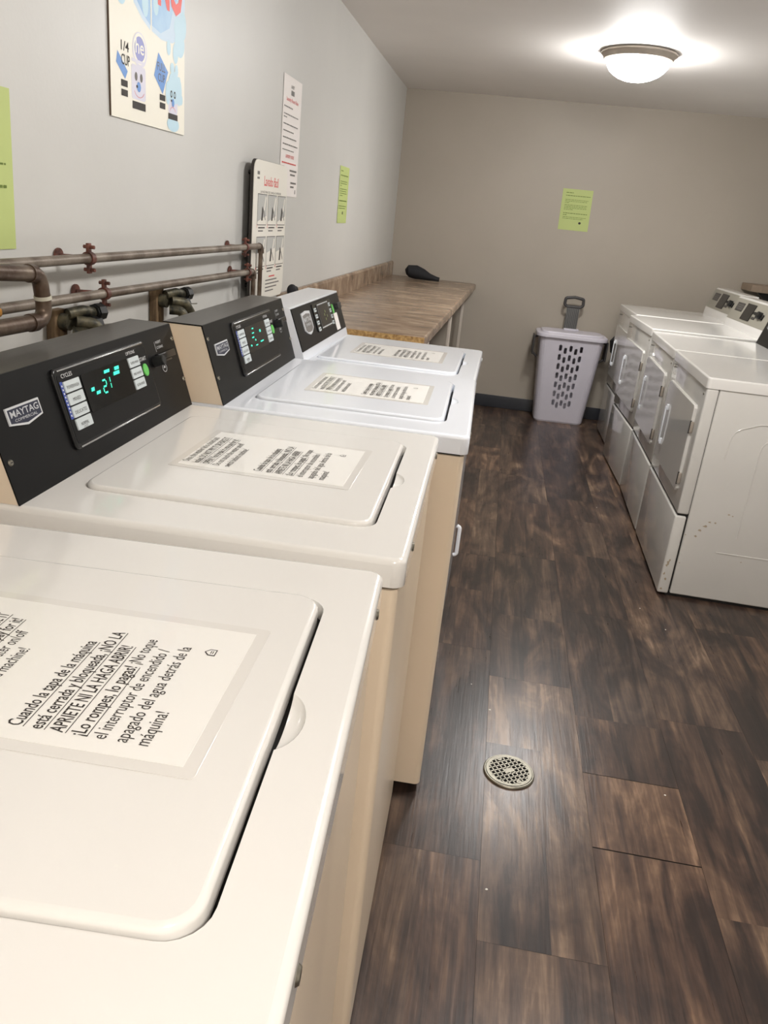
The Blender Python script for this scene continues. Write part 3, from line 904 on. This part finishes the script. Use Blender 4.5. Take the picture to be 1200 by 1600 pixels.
for q in range(7):
    b.box((-.040 + q * .0125, Hh + .03, .005), (-.036 + q * .0125, Hh + .195, .009), M['grey_dark'], 0, PX)
b.tube(fillet([(-.048, Hh + .20, 0), (-.066, Hh + .215, 0), (-.064, Hh + .258, 0), (0, Hh + .268, 0), (.064, Hh + .258, 0), (.066, Hh + .215, 0), (.048, Hh + .20, 0), (-.048, Hh + .20, 0)], .014), .011, M['grey_dark'], X=PX)
b.build('pull_handle', hm)
b = MB(); b.box((-.055, .05, Hh + .032), (.055, .11, Hh + .046), M['hamper'], .005); b.build('handle_collar', hm)

# bag between the last dryer and the wall
b = MB()
b.tube([Vector(p) for p in [(1.77, 5.56, .72), (1.752, 5.52, .67), (1.722, 5.495, .62), (1.724, 5.495, .57), (1.765, 5.54, .53)]], [.02, .045, .060, .048, .02], M['cloth_black'], seg=18)
b.tube([Vector(p) for p in [(1.76, 5.53, .55), (1.76, 5.53, .35), (1.76, 5.53, .12), (1.76, 5.53, .0)]], [.04, .045, .045, .05], M['cloth_black'], seg=16)
tag(b.build('black_bag'), 'black bag bulging from the gap between the farthest dryer and the back wall', 'bag')

# right corner shelf
sh = thing('wall_shelf', 'brown painted shelf at the far right corner above the grey-console dryers', 'shelf', (2.52, 5.40, 1.07))
b = MB(); b.prism([(0, .06), (.05, 0), (XR - 2.52, 0), (XR - 2.52, .308), (0, .308)], 0, .045, M['shelf_brown'], bevel=.004); b.build('board', sh)
b = MB(); b.prism([(.06, 0), (XR - 2.522, 0), (XR - 2.522, -.16), (.17, -.10)], .12, .15, M['rubber'], Matrix(((1, 0, 0, 0), (0, 0, 1, 0), (0, 1, 0, 0), (0, 0, 0, 1)))); b.build('bracket', sh)

# ------------------------------------------------------------------ floor drain
dr = thing('floor_drain', 'round metal floor drain with a square lattice grate in the plank floor', 'floor drain', (1.046, 1.331, 0), R(33))
b = MB(); b.lathe([(.0595, .0), (.0665, .0), (.0665, .0035), (.064, .006), (.0615, .006), (.0595, .002), (.0595, .0)], M['brass'] if False else M['steel'], seg=48); b.build('rim', dr)
b = MB(); b.lathe([(0, .0003), (.061, .0003), (.061, .0012), (0, .0012)], M['dark_gap']); b.build('well', dr)
b = MB()
b.lathe([(.052, .004), (.060, .004), (.060, .007), (.052, .007), (.052, .004)], M['steel'], seg=48)
for i in range(-4, 5):
    p_ = i * .0125
    L_ = math.sqrt(max(.054 ** 2 - p_ ** 2, 0))
    b.box((p_ - .0018, -L_, .0045), (p_ + .0018, L_, .0068), M['steel'])
    b.box((-L_, p_ - .0018, .0045), (L_, p_ + .0018, .0068), M['steel'])
b.prism(rrect(-.013, -.0075, .013, .0075, .001), .0045, .0069, M['steel'])
b.build('grate', dr)
for s in (-1, 1):
    b = MB(); b.cyl((s * .0, s * .047, .004), (0, s * .047, .0078), .0065, M['steel']); b.bar(-.004, s * .047 - .0006, .004, s * .047 + .0006, M['dark_gap'], z=.008); b.build('screw', dr)

# lint specks on the floor
rn = random.Random(9)
for i, (x, y) in enumerate(((1.449, 1.35), (1.55, 2.45), (1.62, 2.30), (.93, 1.72), (1.00, .93), (1.50, 3.60), (.99, 1.60))):
    b = MB()
    r_ = .0017 + .0014 * rn.random()
    b.poly([(r_ * (1 + .6 * rn.random()) * math.cos(a), r_ * .7 * (1 + rn.random()) * math.sin(a)) for a in [q * .9 for q in range(7)]], M['lint'], z=0)
    b.poly([(r_ * .8 * math.cos(a), r_ * .5 * math.sin(a)) for a in [q * .9 for q in range(7)]], M['lint'], z=.0012)
    o = b.build('lint_speck', loc=(x, y, .0006))
    tag(o, 'tiny white lint speck lying on the dark plank floor', 'lint', 'lint specks on the floor')

# ------------------------------------------------------------------ wall papers
LW = lambda y, z, x=.0015: frame((x, y, z), (0, 1, 0), (0, 0, 1))
FW = lambda x, z, y=YW - .0015: frame((x, y, z), (1, 0, 0), (0, 0, 1))
def sheet(b, w, h, m, X, th=.0006, skew=0):
    b.prism([(0, 0), (w, 0), (w + skew, h), (skew, h)], 0, th, m, X)
def body_lines(b, X, w, rows, m, x0=.02, size=.005, seed=1):
    rn = random.Random(seed)
    for (y, frac, wt) in rows:
        x = x0; end = x0 + (w - 2 * x0) * frac
        while x < end - .004:
            l = min(rn.uniform(.006, .020), end - x)
            b.bar(x, y, x + l, y + size * wt, m, X, z=.0009)
            x += l + .003
# lime paper, far wall
b = MB(); X = FW(1.181, 1.341)
sheet(b, .210, .272, M['green_paper'], X, skew=-.006)
body_lines(b, X, .21, [(.245, .3, .9), (.226, 1, .9), (.200, .95, .6), (.190, .9, .6), (.180, .2, .6), (.165, .95, .6), (.155, .9, .6), (.145, .95, .6), (.135, .4, .6), (.110, 1, .9), (.098, .15, .9), (.085, .95, .6), (.075, .85, .6)], M['ink_green'], seed=2)
b.disc(.145, .052, .009, .008, M['ink'], X, z=.0009)
tag(b.build('green_notice'), 'lime green paper notice on the back wall above the hamper', 'notice', 'lime green notices')
# lime paper, left wall far
b = MB(); X = LW(3.648, 1.261)
sheet(b, .225, .262, M['green_paper'], X, skew=-.004)
body_lines(b, X, .215, [(.238, .3, .9), (.218, 1, .9), (.192, .95, .6), (.182, .9, .6), (.172, .2, .6), (.157, .95, .6), (.147, .9, .6), (.137, .95, .6), (.127, .4, .6), (.102, 1, .9), (.078, .95, .6), (.068, .85, .6)], M['ink_green'], seed=3)
b.disc(.115, .048, .009, .008, M['ink'], X, z=.0009)
tag(b.build('green_notice'), 'lime green paper notice on the left wall above the brown counter', 'notice', 'lime green notices')
# lime paper, left edge
b = MB(); X = LW(.726, 1.209)
sheet(b, .218, .252, M['green_paper'], X, skew=.010)
body_lines(b, X, .218, [(.225, .3, .9), (.205, .94, .9), (.182, .9, .6), (.172, .8, .6), (.155, .85, .6), (.134, 1.03, .6), (.122, .8, .6), (.098, 1.02, .9), (.084, .5, .9), (.066, .8, .6)], M['ink_green'], seed=4)
tag(b.build('green_notice'), 'lime green paper notice at the left edge, above the bent copper pipe', 'notice', 'lime green notices')
# white rules sheet
b = MB(); X = LW(2.590, 1.352)
sheet(b, .250, .398, M['paper_matt'], X, skew=.006)
b.text('LAUNDRY', .125, .362, .016, M['ink_soft'], X, width=.045, align='C', z=.0009, bold=True)
b.bar(.106, .340, .150, .356, M['ink_soft'], X, z=.0009)
b.text('Laundry Room Rules', .13, .318, .018, M['ink_red'], X, width=.165, align='C', z=.0009, bold=True)
body_lines(b, X, .25, [(.296, .55, .8), (.272, .95, .8), (.262, .2, .8), (.240, .95, .8), (.218, .7, .8), (.196, .9, .8), (.174, .98, .8), (.156, .75, .6)], M['ink_soft'], seed=5)
b.text('LAUNDRY HOURS', .125, .132, .016, M['ink_red'], X, width=.115, align='C', z=.0009, bold=True)
body_lines(b, X, .25, [(.112, .95, .9)], M['ink_red'], seed=6)
for (y, x0, w_) in ((.088, .13, .10), (.074, .14, .07), (.046, .15, .08), (.032, .15, .05)):
    b.bar(x0, y, x0 + w_, y + .006, M['ink_soft'], X, z=.0009)
b.bar(.218, .012, .226, .026, M['ink_soft'], X, z=.0009)
tag(b.build('rules_notice'), 'tall white paper with red headings, partly behind the picture board', 'notice')

# poster
b = MB(); X = LW(1.308, 1.463, .001)
PW, PH = .388, .56
b.prism([(0, 0), (PW, 0), (PW, PH), (0, PH)], 0, .003, M['poster_paper'], X)
b.prism([(-.0016, 0), (0, 0), (0, PH), (-.0016, PH)], 0, .003, M['poster_edge'], X)
Z3 = .0032
q = lambda y, z: (y - 1.308, z - 1.463)
b.poly([q(1.50, 1.655), q(1.46, 1.668), q(1.42, 1.69), q(1.385, 1.73), q(1.34, 1.80), q(1.34, 2.02), q(1.503, 2.02)], M['pale_blue'], X, z=Z3)
b.poly([q(1.502, 1.664), q(1.465, 1.678), q(1.43, 1.70), q(1.40, 1.735), q(1.36, 1.80), q(1.36, 2.02), q(1.502, 2.02)], M['sky_blue'], X, z=Z3 + .25 * .0002)
b.poly([q(1.508, 1.655), q(1.56, 1.648), q(1.62, 1.652), q(1.695, 1.678), q(1.695, 2.02), q(1.508, 2.02)], M['pale_blue'], X, z=Z3)
b.poly([q(1.508, 1.666), q(1.555, 1.660), q(1.605, 1.680), q(1.625, 1.72), q(1.66, 1.76), q(1.66, 2.02), q(1.508, 2.02)], M['sky_blue'], X, z=Z3 + .25 * .0002)
b.poly([q(1.503, 1.65), q(1.508, 1.65), q(1.508, 2.02), q(1.503, 2.02)], M['poster_paper'], X, z=Z3 + .25 * .0004)
for (y, z, ry, rz) in ((1.36, 1.69, .020, .016), (1.475, 1.70, .016, .025), (1.53, 1.71, .014, .02), (1.665, 1.66, .030, .030), (1.64, 1.635, .016, .022), (1.685, 1.70, .02, .03), (1.60, 1.64, .012, .016), (1.655, 1.69, .024, .024)):
    b.disc(y - 1.308, z - 1.463, ry, rz, M['bubble'], X, z=Z3 + .25 * .0005 + .0001 * (y % .01))
b.text('NO', q(1.540, 0)[0], q(0, 1.720)[1], .115, M['poster_red'], X, width=.140, bold=.055, z=Z3 + .25 * .0012)
b.disc(*q(1.445, 1.606), .036, .034, M['lilac'], X, z=Z3 + .25 * .0002); b.disc(*q(1.445, 1.608), .031, .030, M['poster_paper'], X, z=Z3 + .25 * .0004)
b.disc(*q(1.445, 1.608), .026, .024, M['violet'], X, z=Z3 + .25 * .0006)
b.text('he', *q(1.445, 1.599), .040, M['poster_paper'], X, width=.042, bold=True, align='C', z=Z3 + .25 * .0008)
b.text('1/4', *q(1.374, 1.592), .026, M['ink'], X, width=.036, bold=True, align='C', z=Z3 + .25 * .001)
b.text('CUP', *q(1.376, 1.566), .028, M['ink'], X, width=.040, bold=True, align='C', z=Z3 + .25 * .001)
b.poly([q(1.340, 1.588), q(1.333, 1.566), q(1.373, 1.540), q(1.385, 1.556)], M['mid_blue'], X, z=Z3 + .25 * .0004)
b.poly([q(1.542, 1.620), q(1.518, 1.570), q(1.565, 1.538), q(1.596, 1.588)], M['mid_blue'], X, z=Z3 + .25 * .0004)
b.text('FULL', *q(1.557, 1.584), .024, M['navy'], X, width=.044, bold=True, align='C', z=Z3 + .25 * .001)
b.text('CUP', *q(1.558, 1.562), .024, M['navy'], X, width=.038, bold=True, align='C', z=Z3 + .25 * .001)
for (y0, z0, w_) in ((1.354, 1.525, .030), (1.354, 1.507, .030), (1.548, 1.524, .031), (1.548, 1.507, .031)):
    b.bar(y0 - 1.308, z0 - 1.463, y0 + w_ - 1.308, z0 + .0125 - 1.463, M['ink'], X, z=Z3 + .25 * .0006)
b.bar(1.406 - 1.308, 1.489 - 1.463, 1.471 - 1.308, 1.504 - 1.463, M['ink'], X, z=Z3 + .25 * .0006)
b.bar(1.597 - 1.308, 1.490 - 1.463, 1.652 - 1.308, 1.503 - 1.463, M['ink'], X, z=Z3 + .25 * .0016)
# small scoop faces
b.prism(rrect(1.403 - 1.308, 1.508 - 1.463, 1.473 - 1.308, 1.575 - 1.463, .008), 0, Z3 + .25 * .0002, M['lilac'], X)
for r_ in range(2): b.bar(1.405 - 1.308, 1.580 - r_ * .012 - 1.463, 1.470 - 1.308, 1.586 - r_ * .012 - 1.463, M['lilac'], X, z=Z3 + .25 * .0004)
for y in (1.425, 1.451): b.disc(*q(y, 1.553), .0065, .0085, M['ink_soft'], X, z=Z3 + .25 * .0006); 
b.disc(*q(1.438, 1.534), .010, .010, M['mid_blue'], X, z=Z3 + .25 * .0007); b.disc(*q(1.429, 1.534), .004, .003, M['ink'], X, z=Z3 + .25 * .0009)
b.disc(*q(1.440, 1.530), .026, .017, M['poster_red'], X, z=Z3 + .25 * .0006, a0=200, a1=340, inner=.95)
for (y, z, ry, rz) in ((1.632, 1.56, .036, .035), (1.62, 1.60, .012, .012), (1.645, 1.598, .010, .014), (1.66, 1.555, .018, .03), (1.595, 1.545, .014, .025), (1.625, 1.48, .036, .016), (1.672, 1.54, .012, .012), (1.66, 1.578, .010, .010)):
    b.disc(y - 1.308, z - 1.463, ry, rz, M['bubble'], X, z=Z3 + .25 * .0003 + .0001 * (z % .01) * 10)
b.prism(rrect(1.598 - 1.308, 1.503 - 1.463, 1.652 - 1.308, 1.568 - 1.463, .008), 0, Z3 + .25 * .0007, M['lilac'], X)
for y in (1.614, 1.634): b.disc(*q(y, 1.545), .006, .008, M['ink'], X, z=Z3 + .25 * .0010, inner=.55, n=16)
b.disc(*q(1.624, 1.527), .007, .009, M['mid_blue'], X, z=Z3 + .25 * .0011); b.disc(*q(1.615, 1.531), .003, .003, M['ink'], X, z=Z3 + .25 * .0013)
b.disc(*q(1.622, 1.503), .018, .015, M['poster_red'], X, z=Z3 + .25 * .0010, a0=20, a1=160, inner=.94)
tag(b.build('soap_poster'), 'large blue and white detergent cup poster high on the left wall', 'poster')

# picture board leaning behind the pipes
b = MB(); X = LW(2.178, 1.010, .026)
BW, BH = .385, .440
b.prism(rrect(0, 0, BW, BH, .035), 0, .010, M['board_back'], X)
b.prism(rrect(.001, .001, BW - .001, BH - .001, .034), .010, .013, M['board'], X)
z = .0132
b.text('Lavado fácil', .19, .365, .042, M['ink_red'], X, width=.165, bold=True, align='C', z=z)
b.text('LAVADORA DE CARGA SUPERIOR', .19, .342, .010, M['ink'], X, width=.24, align='C', z=z)
b.bar(.03, .395, .055, .405, M['ink_soft'], X, z=z); b.bar(.03, .382, .055, .388, M['ink_soft'], X, z=z)
rn = random.Random(12)
for r_, (y0, y1) in enumerate(((.245, .337), (.112, .205))):
    for c_ in range(3):
        x0 = .045 + c_ * .115; x1 = x0 + .098
        b.bar(x0 - .002, y0 - .002, x1 + .002, y1 + .002, M['ink'], X, z=z)
        b.bar(x0, y0, x1, y1, M['board'], X, z=z + .0002)
        b.poly([(x0, y0 + (y1 - y0) * (.45 if r_ else .1)), (x1, y0 + (y1 - y0) * (.6 if r_ else .3)), (x1, y1), (x0, y1)], M['drawing'], X, z=z + .0003)
        cx = x0 + .05
        b.poly([(cx - .010, y0 + .012), (cx + .006, y0 + .012), (cx + .012, y1 - .045), (cx - .002, y1 - .035)], M['ink'], X, z=z + .0005)
        b.poly([(cx + .014, y1 - .045), (cx + .030, y1 - .005), (cx + .040, y1 - .008), (cx + .026, y1 - .05)], M['board'], X, z=z + .0006)
        b.poly([(cx + .012, y0 + .04), (cx + .034, y0 + .012), (cx + .038, y0 + .016), (cx + .016, y0 + .044)], M['ink_soft'], X, z=z + .0006)
        b.text(str(r_ * 3 + c_ + 1), x0 - .006, y0 - .010, .016, M['ink_red'], X, z=z + .0006, bold=True)
        for l_ in range(2): b.bar(x0 + .012, y0 - .012 - l_ * .010, x0 + .085 - l_ * .02, y0 - .008 - l_ * .010, M['ink_soft'] if l_ else M['ink'], X, z=z)
b.bar(.20, .072, .27, .076, M['ink_red'], X, z=z)
for (y, a, c) in ((.060, .16, .30), (.048, .16, .33), (.036, .16, .30), (.024, .16, .26)):
    b.bar(a, y, c, y + .004, M['ink_soft'], X, z=z)
for s in (.06, .32):
    b.cyl((s, .05, -.025), (s, .05, 0), .006, M['rubber'], X=X); b.cyl((s, .40, -.025), (s, .40, 0), .006, M['rubber'], X=X)
tag(b.build('instruction_board'), 'white rounded instruction board titled Lavado fácil, behind the pipe ends', 'instruction board')

# ------------------------------------------------------------------ pipes
def clamp(par, y, zc, x, rp):
    b = MB()
    b.lathe([(rp + .0005, -.008), (rp + .004, -.008), (rp + .004, .008), (rp + .0005, .008), (rp + .0005, -.008)], M['clamp'], Matrix.Translation((x, y, zc)) @ Matrix.Rotation(R(90), 4, 'X'), seg=20)
    for s in (1, -1):
        b.box((x - .004, y - .007, zc + s * (rp + .001) - (.018 if s < 0 else 0)), (x + .004, y + .007, zc + s * (rp + .001) + (.018 if s > 0 else 0)), M['clamp'], .001)
        b.cyl((x - .014, y, zc + s * (rp + .011)), (x + .016, y, zc + s * (rp + .011)), .004, M['clamp'], seg=10)
    b.cyl((.001, y, zc), (x - rp, y, zc), .006, M['clamp'], seg=10)
    b.cyl((.001, y, zc), (.004, y, zc), .020, M['clamp'], seg=18)
    b.build('pipe_clamp', par)
PX_ = .055
def wall_pipe(z0, z1, y1, r, zdown, label, clamps):
    root = thing('water_pipe', label, 'pipe', (PX_, -.4, z0), 0, 'water pipes along the left wall')
    b = MB()
    y0 = -.4
    pts = fillet([(0, 0, 0), (0, y1 - y0, z1 - z0), (0, y1 - y0, zdown - z0)], .022, 8)
    b.tube(pts[:-1], r, M['pipe_grey'], seg=18)
    b.tube(pts[1:-1], r * 1.15, M['pipe'], seg=18)
    b.tube([pts[-2], pts[-1]], r * .78, M['pipe'], seg=18)
    b.build('pipe_run', root)
    for y in clamps:
        zz = z0 + (z1 - z0) * (y - y0) / (y1 - y0)
        c = MB()
        rp = r
        x = 0; zc = zz - z0; yy = y - y0
        c.lathe([(rp + .0005, -.007), (rp + .0035, -.007), (rp + .0035, .007), (rp + .0005, .007), (rp + .0005, -.007)], M['clamp'], Matrix.Translation((x, yy, zc)) @ Matrix.Rotation(R(90), 4, 'X'), seg=20)
        for s in (1, -1):
            a_, b_ = sorted((zc + s * (rp + .001), zc + s * (rp + .019)))
            c.box((x - .003, yy - .006, a_), (x + .003, yy + .006, b_), M['clamp'], .001)
            c.cyl((x - .010, yy, zc + s * (rp + .012)), (x + .012, yy, zc + s * (rp + .012)), .0035, M['clamp'], seg=10)
        c.cyl((-PX_ + .006, yy - .02, zc), (x - rp, yy, zc), .005, M['clamp'], seg=10)
        c.cyl((-PX_ + .002, yy - .02, zc), (-PX_ + .006, yy - .02, zc), .015, M['clamp'], seg=18)
        c.build('pipe_clamp', root)
    return root
wall_pipe(1.196, 1.190, 2.222, .0092, .96, 'upper dull copper pipe running along the left wall, ending in a downward elbow', (1.098, 2.06))
wall_pipe(1.134, 1.114, 2.150, .0092, .96, 'lower dull copper pipe running along the left wall, below its twin', (1.155, 2.09))
b = MB()
pts = fillet([(.12, .30, 1.225), (.12, .815, 1.186), (.12, .828, 1.112), (.12, .45, 1.118), (.12, .30, 1.119)], .026, 8)
b.tube(pts, .0125, M['pipe'], seg=20)
for (y, z_) in ((.795, 1.187), (.823, 1.158), (.825, 1.135), (.80, 1.113)):
    pass
b.cyl((.12, .8215, 1.152), (.12, .8225, 1.146), .0137, M['tape'], seg=20)
b.cyl((.12, .785, 1.1885), (.12, .800, 1.1872), .0142, M['pipe'], seg=20)
b.cyl((.12, .780, 1.1127), (.12, .797, 1.1124), .0142, M['pipe'], seg=20)
tag(b.build('bent_pipe'), 'thick brown copper pipe bent back in a U at the left edge', 'pipe')
b = MB(); b.box((.060, .62, 1.119), (.085, .768, 1.134), M['orange'], .005)
b.cyl((.072, .62, 1.126), (.072, .45, 1.126), .012, M['brass'])
tag(b.build('valve_lever'), 'orange valve lever poking out between the pipes at the left edge', 'valve lever')

# hose bibs on wood blocks
def water_valve(y, z, label, tall):
    t = thing('hose_valve', label, 'hose valve', (0, y, z), 0, 'hose valves under the pipes')
    b = MB(); b.box((.002, -.022, -.10), (.022, .022, tall), M['old_wood'], .003)
    b.build('wood_block', t)
    b = MB()
    b.cyl((.022, 0, .0), (.040, 0, .0), .016, M['brass'], seg=14)
    b.tube(fillet([(.035, 0, .015), (.050, .03, .020), (.052, .075, .012)], .02), .011, M['brass'], seg=12)
    b.tube(fillet([(.045, .01, .0), (.070, .035, -.004), (.078, .055, -.03)], .02), .013, M['brass'], seg=12)
    b.tube(fillet([(.045, -.0, -.02), (.075, .012, -.02), (.080, .016, -.055)], .02), .012, M['brass'], seg=12)
    b.cyl((.078, .055, -.030), (.079, .055, -.052), .015, M['steel'], seg=12)
    b.cyl((.080, .016, -.050), (.080, .016, -.070), .015, M['steel'], seg=12)
    b.build('faucet_body', t)
    for (py, pz) in ((.085, .014), (.068, -.008)):
        b = MB(); b.cyl((.055, py - .02, pz), (.060, py + .005, pz), .017, M['rubber'], seg=8, bevel=.003)
        b.build('valve_knob', t)
    b = MB(); b.tube(fillet([(.060, .09, -.012), (.062, .14, -.016)], .01), .0014, M['steel'], seg=6); b.build('wire', t)
    for (py, px) in ((.055, .079), (.016, .080)):
        b = MB(); b.tube(fillet([(px, py, -.05), (px + .004, py + .002, -.12), (px - .01, py, -.22), (px - .02, py, -.45)], .05), .011, M['rubber'], seg=12)
        b.build('hose', t)
    return t
water_valve(1.045, 1.075, 'corroded hose valve on wood block behind the console showing 21', .022)
water_valve(1.505, 1.075, 'corroded hose valve on wood block, near the middle of the lower pipe', .028)
